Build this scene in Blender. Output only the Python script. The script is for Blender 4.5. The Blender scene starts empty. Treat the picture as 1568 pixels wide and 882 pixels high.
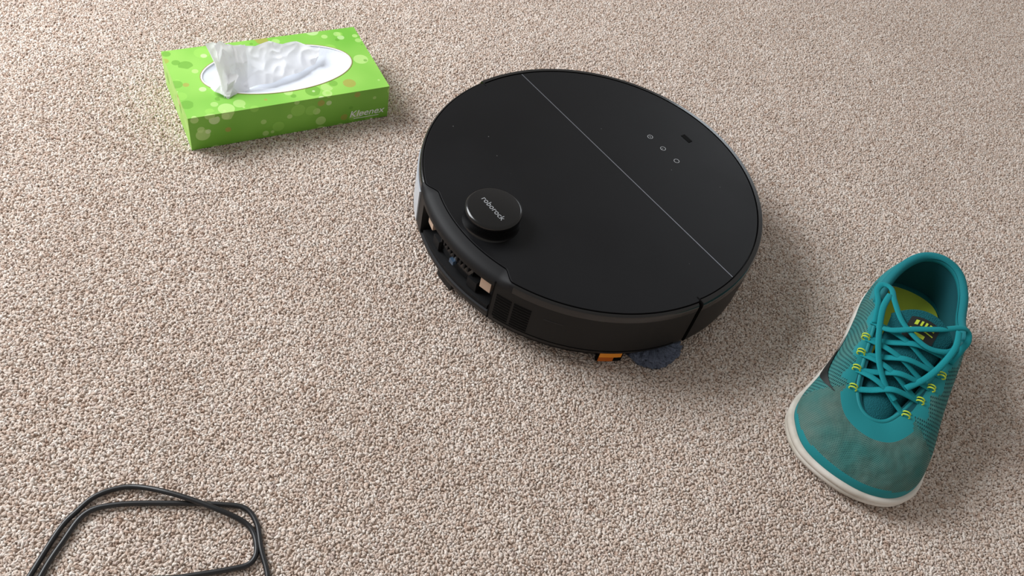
import bpy, math, random, bmesh
import numpy as np
from mathutils import Vector, Matrix, noise
random.seed(7); rng=np.random.default_rng(7)
scene=bpy.context.scene
scene.view_settings.view_transform='Standard'
COL=bpy.context.collection

# ---------------------------------------------------------------- helpers
def srgb(r,g,b):
    f=lambda c:(c/255/12.92) if c/255<=.04045 else ((c/255+.055)/1.055)**2.4
    return (f(r),f(g),f(b),1)
def mat(name,color,rough=.5,metal=0,spec=.5,**kw):
    m=bpy.data.materials.new(name); m.use_nodes=True
    b=m.node_tree.nodes['Principled BSDF']
    b.inputs['Base Color'].default_value=color
    b.inputs['Roughness'].default_value=rough
    b.inputs['Metallic'].default_value=metal
    b.inputs['Specular IOR Level'].default_value=spec
    for k,v in kw.items(): b.inputs[k.replace('_',' ')].default_value=v
    return m
def N(m,t,**kw):
    n=m.node_tree.nodes.new(t)
    for k,v in kw.items(): setattr(n,k,v)
    return n
def L(m,a,b): m.node_tree.links.new(a,b)
def bsdf(m): return m.node_tree.nodes['Principled BSDF']
def add_bump(m,scale=800,strength=.2,dist=.001,detail=3,kind='noise',vec=None):
    tc=N(m,'ShaderNodeTexCoord')
    t=N(m,'ShaderNodeTexNoise' if kind=='noise' else 'ShaderNodeTexVoronoi')
    t.inputs['Scale'].default_value=scale
    if kind=='noise': t.inputs['Detail'].default_value=detail
    L(m,vec or tc.outputs['Object'],t.inputs['Vector'])
    bp=N(m,'ShaderNodeBump'); bp.inputs['Strength'].default_value=strength; bp.inputs['Distance'].default_value=dist
    L(m,t.outputs[0],bp.inputs['Height']); L(m,bp.outputs[0],bsdf(m).inputs['Normal'])
    return t
def ramp(m,fac,stops,interp='LINEAR'):
    r=N(m,'ShaderNodeValToRGB'); r.color_ramp.interpolation=interp
    e=r.color_ramp.elements
    while len(e)<len(stops): e.new(.5)
    for i,(p,c) in enumerate(stops): e[i].position=p; e[i].color=c
    L(m,fac,r.inputs[0]); return r
def mixc(m,fac,a,b,blend='MIX'):
    x=N(m,'ShaderNodeMix',data_type='RGBA',blend_type=blend)
    for sock,v in ((x.inputs[0],fac),(x.inputs[6],a),(x.inputs[7],b)):
        if hasattr(v,'is_output') : L(m,v,sock)
        else: sock.default_value=v
    return x.outputs[2]
def math_(m,op,a,b=None):
    x=N(m,'ShaderNodeMath',operation=op)
    for i,v in enumerate((a,b)):
        if v is None: continue
        if hasattr(v,'is_output'): L(m,v,x.inputs[i])
        else: x.inputs[i].default_value=v
    return x.outputs[0]
def obj(name,verts,faces,mats,parent=None,smooth=True,mi=None,uv=None):
    me=bpy.data.meshes.new(name); me.from_pydata([tuple(v) for v in verts],[],faces)
    if not isinstance(mats,(list,tuple)): mats=[mats]
    for x in mats: me.materials.append(x)
    if mi is not None: me.polygons.foreach_set('material_index',mi)
    if smooth: me.polygons.foreach_set('use_smooth',[True]*len(me.polygons))
    if uv is not None:
        l=me.uv_layers.new(name='UVMap')
        for lp in me.loops: l.data[lp.index].uv=uv[lp.vertex_index]
    me.update()
    o=bpy.data.objects.new(name,me); COL.objects.link(o)
    if parent: o.parent=parent
    return o
def fixn(o):
    bm=bmesh.new(); bm.from_mesh(o.data); bmesh.ops.recalc_face_normals(bm,faces=bm.faces); bm.to_mesh(o.data); bm.free()
def empty(name,loc,rz=0):
    e=bpy.data.objects.new(name,None); COL.objects.link(e); e.location=loc; e.rotation_euler=(0,0,rz); e.empty_display_size=.05
    return e
def box(name,size,loc,m,parent,rz=0,bev=0):
    sx,sy,sz=[s/2 for s in size]
    v=[(x,y,z) for x in(-sx,sx) for y in(-sy,sy) for z in(-sz,sz)]
    f=[(0,1,3,2),(4,6,7,5),(0,4,5,1),(2,3,7,6),(0,2,6,4),(1,5,7,3)]
    o=obj(name,v,f,m,parent,smooth=False); o.location=loc; o.rotation_euler=(0,0,rz)
    if bev:
        b=o.modifiers.new('b','BEVEL'); b.width=bev; b.segments=3
    return o
def cr(pts,n,closed=False):
    P=[Vector(p) for p in pts]; K=len(P); out=[]
    segs=K if closed else K-1
    for i in range(n):
        t=i/n*segs if closed else i/(n-1)*segs
        k=min(int(t),segs-1); f=t-k
        g=(lambda j:P[j%K]) if closed else (lambda j:P[max(0,min(K-1,j))])
        a,b,c,d=g(k-1),g(k),g(k+1),g(k+2)
        out.append(.5*((2*b)+(c-a)*f+(2*a-5*b+4*c-d)*f*f+(3*b-a-3*c+d)*f**3))
    return out
def sweep(name,path,wx,wz,m,parent=None,closed=False,seg=12,up=None):
    n=len(path); V=[];F=[]
    for i,p in enumerate(path):
        t=(path[(i+1)%n]-path[i-1]) if closed else (path[min(n-1,i+1)]-path[max(0,i-1)])
        t.normalize()
        u=up[i] if up else Vector((0,0,1))
        s=t.cross(u)
        if s.length<1e-3: s=t.cross(Vector((0,1,0)))
        s.normalize(); u2=s.cross(t)
        for j in range(seg):
            a=2*math.pi*j/seg
            V.append(p+s*(wx*math.cos(a))+u2*(wz*math.sin(a)))
    rings=n if closed else n-1
    for i in range(rings):
        for j in range(seg):
            a=i*seg+j;b=i*seg+(j+1)%seg;c=((i+1)%n)*seg+(j+1)%seg;d=((i+1)%n)*seg+j
            F.append((a,d,c,b))
    if not closed:
        F.append(tuple(range(seg))); F.append(tuple(reversed(range((n-1)*seg,n*seg))))
    return obj(name,V,F,m,parent)
def lathe(name,prof,m,parent,loc,seg=96):
    V=[];F=[]
    for r,z in prof:
        for j in range(seg):
            a=2*math.pi*j/seg; V.append((r*math.cos(a),r*math.sin(a),z))
    for i in range(len(prof)-1):
        for j in range(seg):
            F.append((i*seg+j,i*seg+(j+1)%seg,(i+1)*seg+(j+1)%seg,(i+1)*seg+j))
    F.append(tuple(reversed(range(seg)))); F.append(tuple(range((len(prof)-1)*seg,len(prof)*seg)))
    o=obj(name,V,F,m,parent); o.location=loc
    es=o.modifiers.new('es','EDGE_SPLIT'); es.split_angle=math.radians(50)
    return o
def text(name,body,size,m,parent,loc,rot,shear=0,ext=.0001):
    c=bpy.data.curves.new(name,'FONT'); c.body=body; c.size=size; c.shear=shear; c.extrude=ext
    c.align_x='CENTER'; c.align_y='CENTER'; c.materials.append(m)
    o=bpy.data.objects.new(name,c); COL.objects.link(o); o.parent=parent; o.location=loc; o.rotation_euler=rot
    return o

# ---------------------------------------------------------------- camera
H,p,r,f=0.65106,0.85970,0.27299,1305.54921
fwd=Vector((0,math.cos(p),-math.sin(p))); right=Vector((1,0,0)); up=right.cross(fwd)
R=right*math.cos(r)+up*math.sin(r); U=-right*math.sin(r)+up*math.cos(r)
cd=bpy.data.cameras.new('camera'); cam=bpy.data.objects.new('camera',cd); COL.objects.link(cam)
cd.sensor_width=36; cd.lens=f/1568*36; cd.clip_start=.01
M=Matrix((R,U,-fwd)).transposed().to_4x4(); M.translation=Vector((0,0,H)); cam.matrix_world=M
scene.camera=cam

# ---------------------------------------------------------------- light
w=bpy.data.worlds.new('world'); scene.world=w; w.use_nodes=True
bg=w.node_tree.nodes['Background']; bg.inputs[0].default_value=(1,.95,.90,1); bg.inputs[1].default_value=.38
def area(name,loc,tgt,sx,sy,e,col):
    l=bpy.data.lights.new(name,'AREA'); l.shape='RECTANGLE'; l.size=sx; l.size_y=sy; l.energy=e; l.color=col
    o=bpy.data.objects.new(name,l); COL.objects.link(o); o.location=loc
    o.rotation_euler=(Vector(tgt)-Vector(loc)).to_track_quat('-Z','Y').to_euler()
area('window_light',(-1.45,.80,1.15),(-.1,.6,0),1.1,.9,47,(.95,.975,1))
area('rear_rim_light',(1.2,3.4,1.1),(0,.6,0),1.2,.8,13,(.85,.93,1))  # added lamp, puts a rim highlight on the robot's far edge

# ---------------------------------------------------------------- carpet floor
mc=mat('carpet_pile',(.5,.4,.35,1),.95,spec=.05)
at=N(mc,'ShaderNodeAttribute',attribute_name='tc')
rp=ramp(mc,at.outputs['Fac'],[(0,srgb(190,167,152)),(.15,srgb(206,187,173)),(.4,srgb(218,203,191)),(.6,srgb(225,213,203)),(.8,srgb(234,227,220)),(.93,srgb(212,195,185)),(1,srgb(195,178,169))])
geo=N(mc,'ShaderNodeNewGeometry')
n1=N(mc,'ShaderNodeTexNoise'); n1.inputs['Scale'].default_value=9; n1.inputs['Detail'].default_value=4; L(mc,geo.outputs['Position'],n1.inputs['Vector'])
rv=ramp(mc,n1.outputs[0],[(.3,(.91,.895,.885,1)),(.7,(1,1,1,1))])
c1=mixc(mc,1.0,rp.outputs[0],rv.outputs[0],'MULTIPLY')
n2=N(mc,'ShaderNodeTexNoise'); n2.inputs['Scale'].default_value=1300; n2.inputs['Detail'].default_value=2; L(mc,geo.outputs['Position'],n2.inputs['Vector'])
rv2=ramp(mc,n2.outputs[0],[(.3,(.84,.81,.79,1)),(.6,(1,1,1,1))])
L(mc,mixc(mc,1.0,c1,rv2.outputs[0],'MULTIPLY'),bsdf(mc).inputs['Base Color'])
bp=N(mc,'ShaderNodeBump'); bp.inputs['Strength'].default_value=.5; bp.inputs['Distance'].default_value=.0006
L(mc,n2.outputs[0],bp.inputs['Height']); L(mc,bp.outputs[0],bsdf(mc).inputs['Normal'])
mb=mat('carpet_backing',srgb(208,192,178),.95,spec=.05)
bm=bmesh.new(); bmesh.ops.create_icosphere(bm,subdivisions=2,radius=1)
ico=np.array([v.co[:] for v in bm.verts]); icf=np.array([[v.index for v in fc.verts] for fc in bm.faces]); bm.free()
tiles=bpy.data.collections.new('carpet_tiles')
TS=.2
for k in range(3):
    n=98; sp=TS/n
    gx,gy=np.meshgrid(np.arange(n),np.arange(n)); c=np.stack([(gx+.5)*sp-TS/2,(gy+.5)*sp-TS/2],-1).reshape(-1,2)
    c+=rng.uniform(-.5,.5,c.shape)*sp
    m_=len(c); V=np.repeat(ico[None],m_,0)
    V=V*(1+rng.normal(0,.22,(m_,len(ico),1)))
    sz=rng.uniform(.8,1.25,(m_,1,1))*np.stack([rng.uniform(.0008,.0012,m_),rng.uniform(.0013,.0022,m_),rng.uniform(.0010,.0015,m_)],-1)[:,None,:]
    V=V*sz
    a=rng.uniform(-.9,.9,m_); ca,sa=np.cos(a)[:,None],np.sin(a)[:,None]
    y=V[:,:,1]*ca-V[:,:,2]*sa; z=V[:,:,1]*sa+V[:,:,2]*ca; V=np.stack([V[:,:,0],y,z],-1)
    a=rng.uniform(0,6.283,m_); ca,sa=np.cos(a)[:,None],np.sin(a)[:,None]
    x=V[:,:,0]*ca-V[:,:,1]*sa; y=V[:,:,0]*sa+V[:,:,1]*ca; V=np.stack([x,y,V[:,:,2]],-1)
    V[:,:,0]+=c[:,0:1]; V[:,:,1]+=c[:,1:2]; V[:,:,2]+=rng.uniform(-.0019,-.0009,(m_,1))
    F=(icf[None]+(np.arange(m_)*len(ico))[:,None,None]).reshape(-1,3)
    me=bpy.data.meshes.new('carpet_tile_%d'%k)
    me.vertices.add(m_*len(ico)); me.vertices.foreach_set('co',V.reshape(-1).astype('f'))
    me.loops.add(F.size); me.loops.foreach_set('vertex_index',F.reshape(-1).astype('i'))
    me.polygons.add(len(F)); me.polygons.foreach_set('loop_start',(np.arange(len(F))*3).astype('i'))
    me.update(calc_edges=True); me.polygons.foreach_set('use_smooth',[True]*len(F))
    cl=np.array([noise.noise(Vector((q[0]*160,q[1]*160,k*3.1))) for q in c])
    tcv=np.clip(rng.uniform(0,1,m_)*.75+.125+cl*.45,0,1)
    att=me.attributes.new('tc','FLOAT','POINT'); att.data.foreach_set('value',np.repeat(tcv,len(ico)).astype('f'))
    me.materials.append(mc)
    tiles.objects.link(bpy.data.objects.new('carpet_tile_%d'%k,me))
fl=obj('floor',[(-3,-2,-.0025),(3,-2,-.0025),(3,4,-.0025),(-3,4,-.0025)],[(0,1,2,3)],[mb],smooth=False)
ng=bpy.data.node_groups.new('carpet_pile','GeometryNodeTree')
ng.interface.new_socket('Geometry',in_out='INPUT',socket_type='NodeSocketGeometry'); ng.interface.new_socket('Geometry',in_out='OUTPUT',socket_type='NodeSocketGeometry')
nn=ng.nodes; gi=nn.new('NodeGroupInput'); go=nn.new('NodeGroupOutput')
gr=nn.new('GeometryNodeMeshGrid'); gr.inputs['Size X'].default_value=TS*14; gr.inputs['Size Y'].default_value=TS*12; gr.inputs['Vertices X'].default_value=15; gr.inputs['Vertices Y'].default_value=13
tr=nn.new('GeometryNodeTransform'); tr.inputs['Translation'].default_value=(.1,1.0,0)
ci=nn.new('GeometryNodeCollectionInfo'); ci.inputs['Collection'].default_value=tiles; ci.inputs['Separate Children'].default_value=True; ci.inputs['Reset Children'].default_value=True
ip=nn.new('GeometryNodeInstanceOnPoints'); ip.inputs['Pick Instance'].default_value=True
rv_=nn.new('FunctionNodeRandomValue'); rv_.data_type='INT'; rv_.inputs[4].default_value=0; rv_.inputs[5].default_value=3; rv_.inputs['Seed'].default_value=3
mu=nn.new('ShaderNodeMath'); mu.operation='MULTIPLY'; mu.inputs[1].default_value=math.pi/2
cx=nn.new('ShaderNodeCombineXYZ'); jn=nn.new('GeometryNodeJoinGeometry')
ri=nn.new('FunctionNodeRandomValue'); ri.data_type='INT'; ri.inputs[4].default_value=0; ri.inputs[5].default_value=2; ri.inputs['Seed'].default_value=9
K=ng.links.new
K(gr.outputs[0],tr.inputs[0]);K(tr.outputs[0],ip.inputs['Points']);K(ci.outputs[0],ip.inputs['Instance'])
K(rv_.outputs[2],mu.inputs[0]);K(mu.outputs[0],cx.inputs[2]);K(cx.outputs[0],ip.inputs['Rotation']);K(ri.outputs[2],ip.inputs['Instance Index'])
K(ip.outputs[0],jn.inputs[0]);K(gi.outputs[0],jn.inputs[0]);K(jn.outputs[0],go.inputs[0])
md=fl.modifiers.new('pile','NODES'); md.node_group=ng

# ---------------------------------------------------------------- robot vacuum
RX,RY=.0506,.6645
rob=empty('robot_vacuum',(RX,RY,0),math.radians(139)); rob.scale=(1.014,1.014,1)
m_lid=mat('lid_satin_black',srgb(15,15,17),.45,spec=.2)
tc=N(m_lid,'ShaderNodeTexCoord'); vv=N(m_lid,'ShaderNodeTexVoronoi'); vv.inputs['Scale'].default_value=70; L(m_lid,tc.outputs['Object'],vv.inputs['Vector'])
d=ramp(m_lid,vv.outputs['Distance'],[(.0,(1,1,1,1)),(.03,(1,1,1,1)),(.05,(0,0,0,1))])
sep=N(m_lid,'ShaderNodeSeparateColor'); L(m_lid,vv.outputs['Color'],sep.inputs[0])
sel=math_(m_lid,'GREATER_THAN',sep.outputs[0],.6)
L(m_lid,mixc(m_lid,math_(m_lid,'MULTIPLY',math_(m_lid,'MULTIPLY',d.outputs[0],sel),.5),srgb(14,14,16),srgb(120,120,120)),bsdf(m_lid).inputs['Base Color'])
sm=N(m_lid,'ShaderNodeTexNoise'); sm.inputs['Scale'].default_value=12; sm.inputs['Detail'].default_value=5; L(m_lid,tc.outputs['Object'],sm.inputs['Vector'])
L(m_lid,ramp(m_lid,sm.outputs[0],[(.35,(.40,.40,.40,1)),(.7,(.52,.52,.52,1))]).outputs[0],bsdf(m_lid).inputs['Roughness'])
m_body=mat('body_black_plastic',srgb(20,20,20),.42,spec=.2)
m_gloss=mat('gloss_black',srgb(10,10,11),.18,spec=.6)
m_dark=mat('matte_black',srgb(8,8,8),.8,spec=.1)
m_seam_hl=mat('seam_highlight',srgb(165,170,180),.35,1)  # pale metallic colour for the painted highlight along the seam
m_gap=mat('gap_grey',srgb(36,36,38),.6)
m_rec=mat('recess_black',srgb(22,22,23),.6,spec=.2)
m_tan=mat('contact_metal',srgb(195,170,150),.4,.3)
m_wht=mat('side_patch_grey',srgb(185,190,196),.3)
m_icon=mat('icon_grey',srgb(150,152,155),.5)
m_or=mat('orange_plastic',srgb(235,145,35),.45); m_or2=mat('orange_plastic_dark',srgb(190,95,15),.5)
m_chm=mat('chamfer_plastic',srgb(18,18,20),.6,spec=.25)
NB=1440
def win(a,half,rampw):
    return max(0,min(1,(half+rampw-abs(a))/rampw))
rows=[(.120,.006),(.160,.006),(.1665,.009),(.1685,.019),(.1735,.0205),(.1748,.024),(.1752,.028),(.1752,.0283),(.1752,.050),(.1750,.0655),(.1750,.0660),(.1750,.0705),(.1750,.0755),(.1745,.0780),(.1735,.0793),(.1704,.0797),(.1700,.0782),(.150,.0780)]
V=[];F=[]
for ri_,(rr,zz) in enumerate(rows):
    for j in range(NB):
        a=(j/NB*360+180)%360-180
        r2,z2=rr,zz
        wr=win(a,18.5,.5); wb=win(a,19,5); wb=wb*wb*(3-2*wb)
        bum=abs(a)>84.2
        if not bum and ri_ in (15,16): r2+=.0020
        if 7<=ri_<=9: r2-=.015*wr
        if ri_ in (12,13,14,15): r2-=(.0010,.0037,.0068,.0100)[ri_-12]*wb; z2-=(.0010,.0010,.0006,.0)[ri_-12]*wb
        if ri_==16: r2-=.0100*wb
        if bum and 4<=ri_<=14: r2+=.0010
        if bum and ri_>=12 and ri_<=15: z2+=.0010
        nt=win(abs(a)-84.2,.35,.15)
        if nt>0 and 4<=ri_<=15: r2-=.004*nt
        ar=math.radians(a); V.append((-r2*math.sin(ar),r2*math.cos(ar),z2))
for i in range(len(rows)-1):
    for j in range(NB):
        F.append((i*NB+j,i*NB+(j+1)%NB,(i+1)*NB+(j+1)%NB,(i+1)*NB+j)[::-1])
F.append(tuple(range(NB))); F.append(tuple(range((len(rows)-1)*NB,len(rows)*NB))[::-1])
mi=[0]*len(F)
for i in range(len(rows)-1):
    for j in range(NB):
        a=(j/NB*360+180)%360-180
        if 11<=i<=15 : mi[i*NB+j]=1 if abs(a)>24.5 else 4
        if abs(abs(a)-84.2)<.5 and i>=4: mi[i*NB+j]=2
        if 6<=i<=9 and abs(a)<18.3: mi[i*NB+j]=3
body=obj('body_shell',V,F,[m_body,m_gloss,m_dark,m_gap,m_chm],rob,mi=mi); fixn(body)
es=body.modifiers.new('es','EDGE_SPLIT'); es.split_angle=math.radians(38)
def lid(name,cond,ylim):
    P=[]
    for j in range(720):
        a=-180+j*.5; wb=win(a,19,5); wb=wb*wb*(3-2*wb); rr=.1693+.0020*win(a,84,.3)-.0100*wb; ar=math.radians(a)
        x,y=-rr*math.sin(ar),rr*math.cos(ar)
        if cond(y): P.append((x,y))
    if ylim<-.0331: P.sort(key=lambda q:math.atan2(q[0],-q[1]))
    else: P.sort(key=lambda q:math.atan2(q[0],q[1]))
    xe=math.sqrt(.1693**2-ylim**2)*(1 if P[-1][0]>0 else -1); P=[(-xe,ylim)]+P+[(xe,ylim)]
    n=len(P); V=[(x,y,.0772) for x,y in P]+[(x,y,.0803) for x,y in P]
    F=[tuple(range(n)),tuple(range(n,2*n))]+[(i,(i+1)%n,n+(i+1)%n,n+i) for i in range(n)]
    o=obj(name,V,F,m_lid,rob,smooth=False); fixn(o)
    b=o.modifiers.new('b','BEVEL'); b.width=.0004; b.segments=2; b.limit_method='ANGLE'; b.angle_limit=.8
    return o
lid('top_cover',lambda y:y>-.0322,-.0326)
lid('dustbin_lid',lambda y:y<-.0338,-.0334)
box('lid_seam_highlight',(.331,.0008,.002),(0,-.0330,.0793),m_seam_hl,rob)  # bright strip stands in for the highlight on the seam's chamfer
m_tur=mat('turret_gloss',srgb(10,10,11),.2,spec=.5)
lathe('lidar_turret',[(.0275,.0800),(.0268,.0815),(.0262,.083),(.0262,.0925),(.0266,.0930),(.0268,.0960),(.0262,.0975),(.0245,.0984),(.0242,.0985)],m_tur,rob,(0,.130,0))
text('turret_label','roborock',.0082,m_icon,rob,(-.001,.1320,.09865),(0,0,math.pi))
def ring(name,loc,rad,th,m):
    pth=[Vector((loc[0]+rad*math.cos(a),loc[1]+rad*math.sin(a),loc[2])) for a in np.linspace(0,2*math.pi,33)[:-1]]
    return sweep(name,pth,th,.0001,m,rob,closed=True,seg=6)
for i,x in enumerate((.0205,0,-.0212)):
    ring('button_icon_%d'%i,(x,-.098,.0804),.0028,.00035,m_icon)
box('button_icon_stem',(.0004,.0028,.0002),(0,-.0965,.0804),m_icon,rob)
box('button_icon_mark',(.0026,.0004,.0002),(.0205,-.098,.0804),m_icon,rob)
box('sensor_slot_edge',(.0130,.0062,.0004),(0,-.1345,.0801),m_gap,rob,bev=.0001)
box('sensor_slot',(.0118,.0050,.0006),(0,-.1345,.0802),m_dark,rob,bev=.0002)
def polar_patch(name,a0,a1,z0,z1,r0,th,m,r1=None,n=12):
    r1=r0 if r1 is None else r1; V=[];F=[]
    for i in range(n+1):
        a=math.radians(a0+(a1-a0)*i/n)
        for (rr,z) in ((r0-.002,z0),(r0+th,z0),(r1+th,z1),(r1-.002,z1)):
            V.append((-rr*math.sin(a),rr*math.cos(a),z))
    for i in range(n):
        for k in range(4): F.append((i*4+k,i*4+(k+1)%4,(i+1)*4+(k+1)%4,(i+1)*4+k))
    F.append((0,1,2,3)); F.append((n*4+3,n*4+2,n*4+1,n*4))
    o=obj(name,V,F,m,rob,smooth=False); fixn(o); return o
for i in range(9):
    z=.0285+i*.0036
    for (a,b) in ((20.5,25.6),(26.4,32.0)):
        polar_patch('vent_slot',a,b,z,z+.0021,.1752,.0003,m_dark,n=5)
polar_patch('panel_seam',18.9,19.2,.021,.073,.1752,.0003,m_dark,n=2)
polar_patch('side_patch',-44,-24,.028,.068,.1752,.0012,m_wht)  # pale grey patch on the side wall
polar_patch('side_label',36,42,.055,.0556,.1752,.0002,m_gap)
polar_patch('lower_seam',21,80,.0258,.0266,.1751,.0003,m_dark,n=30)
polar_patch('dock_contact_1',13.2,17.2,.047,.060,.164,.006,m_tan); polar_patch('dock_contact_2',-17.2,-13.2,.047,.060,.164,.006,m_tan)
polar_patch('recess_shelf',-18,18,.028,.033,.160,.013,m_rec)
polar_patch('recess_block',-9,9,.036,.058,.160,.006,m_gloss)
for i in range(9):
    a=-7.5+i*1.8; polar_patch('recess_rib',a,a+.7,.050,.062,.163,.006,m_rec,n=2)
polar_patch('recess_port_1',-12,-8,.034,.046,.161,.0085,m_rec); polar_patch('recess_port_2',8,12,.034,.046,.161,.0085,m_rec)
m_lens=mat('ir_lens',srgb(60,78,98),.1)
polar_patch('ir_lens',-1.0,1.0,.041,.046,.165,.005,m_lens)
polar_patch('brush_guard',-6,2,.006,.018,.166,.004,m_body)
polar_patch('latch_frame',56,64.5,.0030,.0175,.1680,.0020,m_dark); polar_patch('latch_upper',56.6,63.9,.0100,.0165,.1685,.0022,m_or); polar_patch('latch_lower',56.6,61.5,.0040,.0100,.1685,.0024,m_or2)
m_mop=mat('mop_microfibre',srgb(104,112,130),.95,spec=.1); add_bump(m_mop,900,1.0,.0015)
def fuzzy_disc(name,loc,rad,h,m,amp=.0022):
    V=[];F=[];A=180;Rn=30
    for i in range(Rn+1):
        t=i/Rn*math.pi
        for j in range(A):
            a=2*math.pi*j/A; rr=rad*(math.sin(t)**.35 if 0<t<math.pi else 0.001)
            z=h/2*math.copysign(abs(math.cos(t))**.6,math.cos(t))
            q=(noise.noise(Vector((math.cos(a)*5,math.sin(a)*5,i*.2)))+.7*noise.noise(Vector((math.cos(a)*18,math.sin(a)*18,i*.7)))+.4*noise.noise(Vector((math.cos(a)*50,math.sin(a)*50,i*1.7))))*amp
            V.append(((rr+q)*math.cos(a),(rr+q)*math.sin(a),z+h/2+q*.5))
    for i in range(Rn):
        for j in range(A): F.append((i*A+j,(i+1)*A+j,(i+1)*A+(j+1)%A,i*A+(j+1)%A))
    o=obj(name,V,F,m,rob); o.location=loc; return o
aa=math.radians(77.5)
fuzzy_disc('mop_pad_1',(-.158*math.sin(aa),.158*math.cos(aa),-.0015),.0275,.0150,m_mop,.0040)
fuzzy_disc('mop_pad_2',(.075,.085,.0005),.046,.006,m_mop)
m_rub=mat('rubber',srgb(20,20,20),.8)
for i,x in enumerate((-.105,.105)):
    o=lathe('wheel_%d'%(i+1),[(.028,-.009),(.030,-.007),(.030,.007),(.028,.009)],m_rub,rob,(x,-.01,.030)); o.rotation_euler=(0,math.pi/2,0)
o=lathe('caster',[(.010,-.006),(.012,-.004),(.012,.004),(.010,.006)],m_rub,rob,(0,-.12,.012)); o.rotation_euler=(0,math.pi/2,0)

# ---------------------------------------------------------------- tissue box
BW,BD,BH=.2198,.1150,.0429
tb=empty('tissue_box',(-.36493,.62528,0),.67822)
def dots(m,base_stops,scale1=42,scale2=70):
    tc=N(m,'ShaderNodeTexCoord')
    nz=N(m,'ShaderNodeTexNoise'); nz.inputs['Scale'].default_value=14; L(m,tc.outputs['Object'],nz.inputs['Vector'])
    col=ramp(m,nz.outputs[0],base_stops).outputs[0]
    for sc,off,al in ((scale1,0,.6),(scale2,5,.6),(scale1*1.3,11,.5)):
        mp=N(m,'ShaderNodeMapping'); mp.inputs['Location'].default_value=(off,off*.7,off*.3); L(m,tc.outputs['Object'],mp.inputs[0])
        v=N(m,'ShaderNodeTexVoronoi'); v.inputs['Scale'].default_value=sc; v.inputs['Randomness'].default_value=.9; L(m,mp.outputs[0],v.inputs['Vector'])
        sc_=N(m,'ShaderNodeSeparateColor'); L(m,v.outputs['Color'],sc_.inputs[0])
        rad=math_(m,'ADD',math_(m,'MULTIPLY',sc_.outputs[0],.30),.14)
        msk=math_(m,'MULTIPLY',math_(m,'LESS_THAN',v.outputs['Distance'],rad),math_(m,'GREATER_THAN',sc_.outputs[2],.35))
        cc=ramp(m,sc_.outputs[1],[(0,srgb(190,220,140)),(.35,srgb(150,205,90)),(.5,srgb(92,150,44)),(.72,srgb(172,140,72)),(.84,srgb(210,228,176))],'CONSTANT')
        col=mixc(m,math_(m,'MULTIPLY',msk,al),col,cc.outputs[0])
    L(m,col,bsdf(m).inputs['Base Color'])
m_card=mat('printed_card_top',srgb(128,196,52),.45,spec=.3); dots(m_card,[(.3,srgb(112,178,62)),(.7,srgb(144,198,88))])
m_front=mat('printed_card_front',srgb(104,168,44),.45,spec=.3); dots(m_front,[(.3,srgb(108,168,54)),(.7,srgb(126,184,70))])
m_side_lit=mat('printed_card_side_lit',srgb(160,215,90),.45,spec=.3); dots(m_side_lit,[(.3,srgb(150,202,90)),(.7,srgb(172,216,114))])  # lighter green puts window light into the end faces' colour
m_white=mat('paper_white',srgb(240,241,244),.6)
NN=128; cxx,cyy,ea,eb=BW/2+.002,BD/2+.001,.0835,.0405
V=[];F=[];mi=[]
for j in range(NN):
    a=2*math.pi*j/NN; V.append((cxx+ea*math.cos(a),cyy+eb*math.sin(a),BH))
rect=[]
for j in range(NN):
    a=2*math.pi*j/NN; c_,s_=math.cos(a)*ea,math.sin(a)*eb
    t=min(((BW-cxx) if c_>0 else cxx)/max(abs(c_),1e-9),((BD-cyy) if s_>0 else cyy)/max(abs(s_),1e-9))
    rect.append([cxx+c_*t,cyy+s_*t])
for cxn,cyn in ((0,0),(BW,0),(BW,BD),(0,BD)):
    k=min(range(NN),key=lambda q:(rect[q][0]-cxn)**2+(rect[q][1]-cyn)**2); rect[k]=[cxn,cyn]
for q in rect: V.append((q[0],q[1],BH))
for q in rect: V.append((q[0],q[1],0))
for j in range(NN):
    k=(j+1)%NN
    F.append((j,NN+j,NN+k,k)); mi.append(0)
    F.append((NN+j,2*NN+j,2*NN+k,NN+k))
    xm=(rect[j][0]+rect[k][0])/2; ym=(rect[j][1]+rect[k][1])/2
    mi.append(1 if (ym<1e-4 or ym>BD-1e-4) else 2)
F.append(tuple(reversed(range(2*NN,3*NN)))); mi.append(1)
bx=obj('carton',V,F,[m_card,m_front,m_side_lit],tb,smooth=False,mi=mi)
V=[];F=[]
for j in range(NN):
    a=2*math.pi*j/NN
    for k,(e,z) in enumerate(((.0,-.0006),(.0,.0002),(-.0016,.0002),(-.0016,-.0006))):
        V.append((cxx+(ea+e)*math.cos(a),cyy+(eb+e)*math.sin(a),BH+z))
for j in range(NN):
    for k in range(4): F.append((j*4+k,((j+1)%NN)*4+k,((j+1)%NN)*4+(k+1)%4,j*4+(k+1)%4))
obj('opening_border',V,F,m_white,tb)
m_edge=mat('print_ring_brown',srgb(150,140,80),.5)
V=[];F=[]
for j in range(NN):
    a=2*math.pi*j/NN
    for k,(e,z) in enumerate(((.0,.0),(.0,.00025),(.0009,.00025),(.0009,.0))):
        V.append((cxx+(ea+e)*math.cos(a),cyy+(eb+e)*math.sin(a),BH+z))
for j in range(NN):
    for k in range(4): F.append((j*4+k,((j+1)%NN)*4+k,((j+1)%NN)*4+(k+1)%4,j*4+(k+1)%4))
obj('opening_print_ring',V,F,m_edge,tb)
m_film=mat('plastic_film',srgb(216,221,230),.3); add_bump(m_film,60,.3,.003,4)
V=[];F=[];Rn=24
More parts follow.
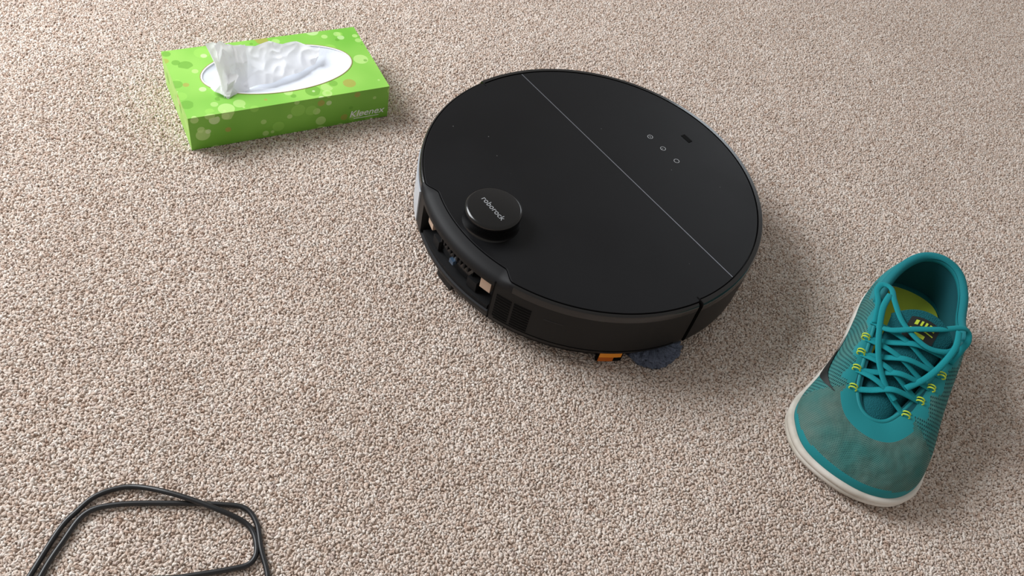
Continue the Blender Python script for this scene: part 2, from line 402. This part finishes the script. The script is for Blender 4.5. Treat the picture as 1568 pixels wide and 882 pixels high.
for i in range(Rn+1):
    t=i/Rn
    for j in range(NN):
        a=2*math.pi*j/NN; x=(ea-.001)*t*math.cos(a); y=(eb-.001)*t*math.sin(a)
        z=BH-.0006-.009*(1-t**3)+.005*noise.noise(Vector((x*40,y*60,1)))*(1-t*t)
        V.append((cxx+x,cyy+y,z))
for i in range(Rn):
    for j in range(NN): F.append((i*NN+j,(i+1)*NN+j,(i+1)*NN+(j+1)%NN,i*NN+(j+1)%NN))
obj('opening_film',V,F,m_film,tb)
m_tis=mat('tissue_paper',srgb(252,252,252),.8,spec=.1)
tl=N(m_tis,'ShaderNodeBsdfTranslucent'); tl.inputs[0].default_value=(.97,.97,1,1); mx=N(m_tis,'ShaderNodeMixShader'); mx.inputs[0].default_value=.35
L(m_tis,bsdf(m_tis).outputs[0],mx.inputs[1]); L(m_tis,tl.outputs[0],mx.inputs[2]); L(m_tis,mx.outputs[0],m_tis.node_tree.nodes['Material Output'].inputs[0])
def crease(q,sc,seed):
    q=Vector((q[0]*sc+seed,q[1]*sc,q[2]*sc)); return 1-2*abs(noise.noise(q))
def sheet(name,base,top,nu=130,nv=60,amp=.004,seed=0,fold=5):
    B=cr(base,nu); T=cr(top,nu); V=[];F=[]
    for i in range(nu):
        for j in range(nv):
            t=j/(nv-1); q=B[i].lerp(T[i],t)
            ph=(i/nu*fold+t*.3+seed*.37)%1; tri=abs(2*ph-1)*2-1
            s=tri*amp*(.3+.7*math.sin(t*math.pi*.8))
            n_=noise.noise_vector(Vector((q.x*28+seed,q.y*28,q.z*28)))*amp*.8
            r_=crease(q,36,seed)*amp*.45+crease(q,80,seed+4)*amp*.2
            V.append(q+Vector((s*.2,s*.7,s*.2))+n_+Vector((0,-r_,r_)))
    for i in range(nu-1):
        for j in range(nv-1): F.append((i*nv+j,(i+1)*nv+j,(i+1)*nv+j+1,i*nv+j+1))
    return obj(name,V,F,m_tis,tb)
h=BH
sheet('tissue_sheet_1',[(.044,.024,h-.003),(.054,.036,h-.004),(.078,.040,h-.004),(.105,.044,h-.004),(.135,.052,h-.004),(.155,.062,h-.003)],
      [(.044,.062,h+.040),(.054,.068,h+.036),(.078,.074,h+.024),(.108,.080,h+.018),(.137,.083,h+.014),(.164,.080,h+.004)],amp=.0045,fold=4.5)
sheet('tissue_sheet_2',[(.044,.020,h+.001),(.052,.022,h-.002),(.062,.028,h-.003),(.074,.036,h-.003)],
      [(.037,.064,h+.042),(.050,.066,h+.036),(.062,.068,h+.031),(.080,.072,h+.024)],amp=.004,seed=3,fold=2.5)
sheet('tissue_sheet_3',[(.032,.036,h+.002),(.038,.028,h+.001),(.048,.022,h+.001)],
      [(.048,.054,h+.016),(.055,.048,h+.015),(.064,.042,h+.012)],amp=.0035,seed=8,fold=2)
text('carton_logo','Kleenex',.0125,m_white,tb,(BW-.026,-.0002,.0115),(math.pi/2,0,0),shear=.25)
box('carton_logo_line',(.030,.0003,.0006),(BW-.026,-.0001,.0050),m_white,tb)

# ---------------------------------------------------------------- cable
m_cab=mat('cable_rubber',srgb(22,22,24),.38)
c1=[(-.177,.203),(-.146,.218),(-.133,.227),(-.134,.240),(-.147,.254),(-.175,.258),(-.212,.260),(-.243,.258),(-.262,.245),(-.270,.228),(-.274,.212),(-.275,.176)]
c2=[(-.268,.178),(-.267,.204),(-.263,.229),(-.245,.242),(-.209,.254),(-.172,.264),(-.154,.266),(-.141,.257),(-.130,.239),(-.117,.220)]
pts=[(-.27,.06,.003),(-.25,.13,.003),(-.215,.185,.003)]
for i,(x,y) in enumerate(c1): pts.append((x,y,.0027+(.0042 if i in(5,6) else 0)))
pts+=[(-.276,.14,.0027),(-.272,.115,.0027),(-.264,.115,.0027),(-.264,.14,.0027)]
for i,(x,y) in enumerate(c2): pts.append((x,y,.0027))
pts+=[(-.104,.19,.0027),(-.10,.14,.0027),(-.12,.05,.0027)]
sweep('power_cable',cr(pts,700),.0021,.0021,m_cab,seg=14)

# ---------------------------------------------------------------- sneaker
ang=math.atan2(.288,-.958)
sh=empty('sneaker',(.416,.692,0),ang)
S=[(-.003,.001),(.024,.008),(.038,.03),(.043,.065),(.044,.10),(.049,.14),(.061,.187),(.069,.215),(.067,.24),(.047,.267),(.004,.280),
   (-.033,.272),(-.054,.250),(-.060,.22),(-.057,.19),(-.051,.15),(-.047,.11),(-.044,.07),(-.040,.032),(-.028,.008)]
T=[(-.005,.008,.086),(.014,.014,.083),(.028,.034,.077),(.037,.065,.072),(.042,.105,.083),(.040,.130,.085),(.037,.160,.076),(.034,.185,.067),(.030,.205,.060),(.021,.219,.055),(.009,.224,.054),
   (-.003,.219,.055),(-.012,.205,.060),(-.019,.185,.067),(-.026,.160,.076),(-.035,.130,.085),(-.042,.105,.083),(-.041,.065,.072),(-.036,.034,.077),(-.024,.014,.083)]
NS=240;NV=32
Sc=cr([(x,y,0) for x,y in S],NS,True); Tc=cr(T,NS,True)
def upt(i,v,off=0):
    i=i%NS; s=Sc[i]; t=Tc[i]; cen=Vector((0.003,s.y*.9+.012,0))
    zb=.020
    q0=s+(cen-s).normalized()*.003; q0=Vector((q0.x,q0.y,zb))
    q1=Vector((s.x+(t.x-s.x)*.02,s.y+(t.y-s.y)*.02,zb+(t.z-zb)*.50))
    bul=.013*math.exp(-((s.y-.10)/.075)**2)*(1 if s.x>0 else -1)*min(1,abs(s.x)/.03)
    q1.x+=bul
    q2=Vector((t.x+(s.x-t.x)*.50+bul*.3,t.y+(s.y-t.y)*.50,t.z-.002))
    a=1-v; return q0*a**3+q1*3*a*a*v+q2*3*a*v*v+t*v**3
V=[];F=[];mi=[];uv=[]
for i in range(NS):
    for j in range(NV):
        v=j/(NV-1); V.append(upt(i,v)); uv.append((i/NS*.66 if i<=NS/2 else (NS-i)/NS*.66,v*.085))
for i in range(NS):
    st=i/NS*20; lat=min(st,20-st)
    for j in range(NV-1):
        v=(j+.5)/(NV-1); k=(i+1)%NS
        F.append((i*NV+j,k*NV+j,k*NV+j+1,i*NV+j+1))
        if lat>3.9 and v>.80+(.06*math.sin(lat*6) if lat<8 else -.04): m_=1
        elif lat<=3.9 and v>.62: m_=1
        elif v<.06+.12*max(0,min(1,(lat-7)/2)): m_=1
        elif lat<2.6: m_=1
        elif lat>7.0+.8*v: m_=2
        else: m_=0
        mi.append(m_)
def mesh_mat(name,base,hole,scale,rad,dirt):
    m=mat(name,base,.75,spec=.2)
    u=N(m,'ShaderNodeUVMap'); mp=N(m,'ShaderNodeMapping'); mp.inputs['Rotation'].default_value=(0,0,math.pi/4); L(m,u.outputs[0],mp.inputs[0])
    v=N(m,'ShaderNodeTexVoronoi',voronoi_dimensions='2D'); v.inputs['Scale'].default_value=scale; v.inputs['Randomness'].default_value=.05; L(m,mp.outputs[0],v.inputs['Vector'])
    tc=N(m,'ShaderNodeTexCoord'); nz=N(m,'ShaderNodeTexNoise'); nz.inputs['Scale'].default_value=30; nz.inputs['Detail'].default_value=5; L(m,tc.outputs['Object'],nz.inputs['Vector'])
    b=mixc(m,ramp(m,nz.outputs[0],[(.35,(0,0,0,1)),(.7,(1,1,1,1))]).outputs[0],base,dirt)
    hr=ramp(m,v.outputs['Distance'],[(rad*.8,(1,1,1,1)),(rad*1.15,(0,0,0,1))])
    L(m,mixc(m,hr.outputs[0],b,hole),bsdf(m).inputs['Base Color'])
    bp=N(m,'ShaderNodeBump'); bp.inputs['Strength'].default_value=.6; bp.inputs['Distance'].default_value=.0008; bp.invert=True
    L(m,hr.outputs[0],bp.inputs['Height'])
    n3=N(m,'ShaderNodeTexNoise'); n3.inputs['Scale'].default_value=45; n3.inputs['Detail'].default_value=2; L(m,tc.outputs['Object'],n3.inputs['Vector'])
    b2=N(m,'ShaderNodeBump'); b2.inputs['Strength'].default_value=.7; b2.inputs['Distance'].default_value=.008
    L(m,n3.outputs[0],b2.inputs['Height']); L(m,bp.outputs[0],b2.inputs['Normal']); L(m,b2.outputs[0],bsdf(m).inputs['Normal'])
    return m
teal=srgb(28,126,132)
m_perf=mesh_mat('teal_perforated',srgb(46,114,114),srgb(12,44,50),300,.26,srgb(74,118,112))
m_teal=mat('teal_synthetic',teal,.6,spec=.25); add_bump(m_teal,1500,.15,.0005)
m_toe=mesh_mat('teal_toe_mesh',srgb(62,116,110),srgb(30,76,78),620,.30,srgb(104,124,114))
m_lin=mat('lining_teal',srgb(28,80,88),.9,spec=.1)
upo=obj('upper',V,F,[m_perf,m_teal,m_toe,m_lin],sh,mi=mi,uv=uv)
so=upo.modifiers.new('s','SOLIDIFY'); so.thickness=.003; so.offset=-1; so.use_even_offset=False
cp=[Tc[i%NS]+Vector((0,0,-.003)) for i in range(NS-50,NS+51)]
m_col=mat('collar_teal',srgb(24,116,124),.75,spec=.2); add_bump(m_col,900,.3,.0006)
sweep('collar',cp,.0048,.0052,m_col,sh,seg=14)
ep=[Tc[i]+Vector((0,0,-.001)) for i in range(48,NS-47)]
sweep('eyestay_edge',ep,.0022,.0020,m_teal,sh,seg=10)
V=[];F=[]
for i in range(NS):
    for j in range(10):
        v=j/9; o_=upt(i,.15+v*.82); cen=Vector((0,min(max(o_.y,.03),.2),o_.z)); dd=(cen-o_); dd.z=0
        V.append(o_+dd.normalized()*.0055)
for i in range(NS):
    for j in range(9): k=(i+1)%NS; F.append((i*10+j,i*10+j+1,k*10+j+1,k*10+j))
obj('lining',V,F,m_lin,sh)
m_ins=mat('insole_lime',srgb(168,190,60),.85); add_bump(m_ins,600,.3,.0008)
V=[Vector((0,.13,.030))]
for i in range(NS): s=Sc[i]; c_=Vector((0,.13,0)); q=c_+(s-c_)*.90; V.append(Vector((q.x,q.y,.033)))
obj('insole',V,[(0,1+i,1+(i+1)%NS) for i in range(NS)],m_ins,sh)
m_sole=mat('midsole_white',srgb(216,212,200),.7,spec=.3)
tn=N(m_sole,'ShaderNodeTexNoise'); tn.inputs['Scale'].default_value=25; tn.inputs['Detail'].default_value=6
tcx=N(m_sole,'ShaderNodeTexCoord'); L(m_sole,tcx.outputs['Object'],tn.inputs['Vector'])
L(m_sole,ramp(m_sole,tn.outputs[0],[(.3,srgb(178,171,158)),(.6,srgb(218,213,205))]).outputs[0],bsdf(m_sole).inputs['Base Color'])
prof=[(-.010,.000),(-.004,.0005),(-.001,.003),(.0005,.007),(.0000,.0105),(-.0008,.0115),(.0006,.0125),(.0016,.016),(.0012,.0195),(-.001,.0215),(-.006,.0215)]
V=[];F=[]
for (e,z) in prof:
    for i in range(NS):
        s=Sc[i]; t_=Sc[(i+1)%NS]-Sc[i-1]; n_=Vector((-t_.y,t_.x,0)).normalized()
        q=s+n_*e*(1 if n_.dot(s-Vector((0,.14,0)))>0 else -1)
        hs=1.25-.35*min(1,max(0,q.y/.2))
        ts=.006*max(0,(q.y-.22)/.06)**2
        V.append(Vector((q.x,q.y,z*hs+ts*(1-z/.03))))
n=len(prof)
for i in range(n-1):
    for j in range(NS): k=(j+1)%NS; F.append((i*NS+j,i*NS+k,(i+1)*NS+k,(i+1)*NS+j))
F.append(tuple(range(NS))); F.append(tuple(range((n-1)*NS,n*NS)))
fixn(obj('midsole',V,F,m_sole,sh))
m_ton=mat('tongue_mesh',srgb(22,88,96),.85,spec=.15); add_bump(m_ton,900,.6,.001,kind='voronoi')
tp=cr([(.009,.224,.049),(.008,.205,.058),(.006,.18,.066),(.003,.155,.077),(.001,.135,.087),(0,.122,.096),(0,.115,.101)],40)
V=[];F=[];nw=21
for i,q in enumerate(tp):
    t=i/39; wd=.018+.012*t
    for j in range(nw):
        u=j/(nw-1)*2-1; V.append(q+Vector((u*wd,u*u*.010*t,-.008*u*u-.004*u**4)))
for i in range(39):
    for j in range(nw-1): F.append((i*nw+j,i*nw+j+1,(i+1)*nw+j+1,(i+1)*nw+j))
o=obj('tongue',V,F,m_ton,sh); so=o.modifiers.new('s','SOLIDIFY'); so.thickness=.006; so.offset=0
m_lab=mat('label_black',srgb(16,22,22),.6); m_yel=mat('neon_yellow',srgb(190,210,60),.6)
def on_tongue(u,t,off):
    i=min(39,max(0,t*39)); a=int(i); b=min(39,a+1); q=tp[a].lerp(tp[b],i-a)
    return q+Vector((u,(u/.026)**2*.008*t,-.008*(u/.026)**2+off))
def tongue_patch(name,u0,u1,t0,t1,off,m,n=8):
    V=[on_tongue(u0+(u1-u0)*a/n,t0+(t1-t0)*b/n,off) for a in range(n+1) for b in range(n+1)]
    F=[(a*(n+1)+b,(a+1)*(n+1)+b,(a+1)*(n+1)+b+1,a*(n+1)+b+1) for a in range(n) for b in range(n)]
    return obj(name,V,F,m,sh)
tongue_patch('tongue_label',-.014,.014,.60,.82,.0044,m_lab)
for (a,b,c_,d_) in ((-.010,-.008,.73,.78),(-.006,-.004,.73,.78),(-.002,.0,.73,.78),(.002,.004,.73,.78),(.006,.009,.73,.78),(-.011,.011,.69,.70),(-.005,.005,.63,.66)):
    tongue_patch('label_mark',a,b,c_,d_,.0050,m_yel,3)
def eye(side,k):
    y=.206-.0165*k
    rngq=range(NS//4,NS//2) if side>0 else range(NS//2,3*NS//4)
    i=min(rngq,key=lambda q:abs(Tc[q].y-y)); t=Tc[i]; return Vector((t.x+.004*side,t.y,t.z+.0012))
m_lace=mat('lace_teal',srgb(26,132,140),.8,spec=.15); add_bump(m_lace,1400,.5,.0006)
cnt=0
for k in range(4):
    for sd in (1,-1):
        a=eye(sd,k); b=eye(-sd,k+1); m_=(a+b)/2; m_.z=max(a.z,b.z)+.003+.002*(sd>0)
        q1=a.lerp(m_,.5); q1.z=a.z+.003; q2=b.lerp(m_,.5); q2.z=b.z+.003
        cnt+=1; sweep('lace_%d'%cnt,cr([a-Vector((0,0,.002)),q1,m_,q2,b-Vector((0,0,.002))],30),.0033,.0012,m_lace,sh)
    for sd in (1,-1):
        for dy in (-.0018,.0018):
            a=eye(sd,k+ .0)+Vector((.001*sd,dy,0)); pth=[a+Vector((.0034*math.cos(t)*sd,.0,.0026*math.sin(t))) for t in np.linspace(0,2*math.pi,17)[:-1]]
            sweep('eyelet_loop',pth,.0007,.0007,m_yel,sh,closed=True,seg=8)
def wrap(pts,name): sweep(name,cr(pts,60),.0030,.0014,m_lace,sh)
wrap([(.040,.142,.084),(.044,.122,.090),(.049,.106,.091),(.046,.097,.093),(.038,.100,.095),(.032,.116,.096),(.018,.136,.094),(-.006,.148,.092),(-.026,.140,.090),(-.038,.122,.087)],'lace_top_1')
wrap([(-.034,.144,.084),(-.040,.124,.088),(-.043,.112,.090),(-.040,.104,.093),(-.032,.108,.097),(-.014,.124,.098),(.008,.138,.096),(.026,.148,.091),(.038,.146,.086)],'lace_top_2')
wrap([(.038,.110,.096),(.040,.130,.094),(.034,.156,.086),(.025,.178,.078),(.012,.194,.071),(-.002,.202,.066)],'lace_end_1')
wrap([(-.030,.116,.098),(-.031,.135,.095),(-.026,.155,.086),(-.018,.172,.078),(-.006,.188,.072)],'lace_end_2')
V=[];F=[];n=30
for a in range(n+1):
    t=a/n; ii=60+t*34; v0=.28+.42*t**1.8-.16*math.sin(t*math.pi)*(1-t); th=.20*math.sin(math.pi*(1-t)*.9+.1)*(1-t)**.6+.01
    for b in range(4):
        v=v0+th*(b/3); i0=int(ii); q=upt(i0,v).lerp(upt(i0+1,v),ii-i0); V.append(q+Vector((.0010,0,.0006)))
for a in range(n):
    for b in range(3): F.append((a*4+b,(a+1)*4+b,(a+1)*4+b+1,a*4+b+1))
obj('side_mark',V,F,m_lab,sh)
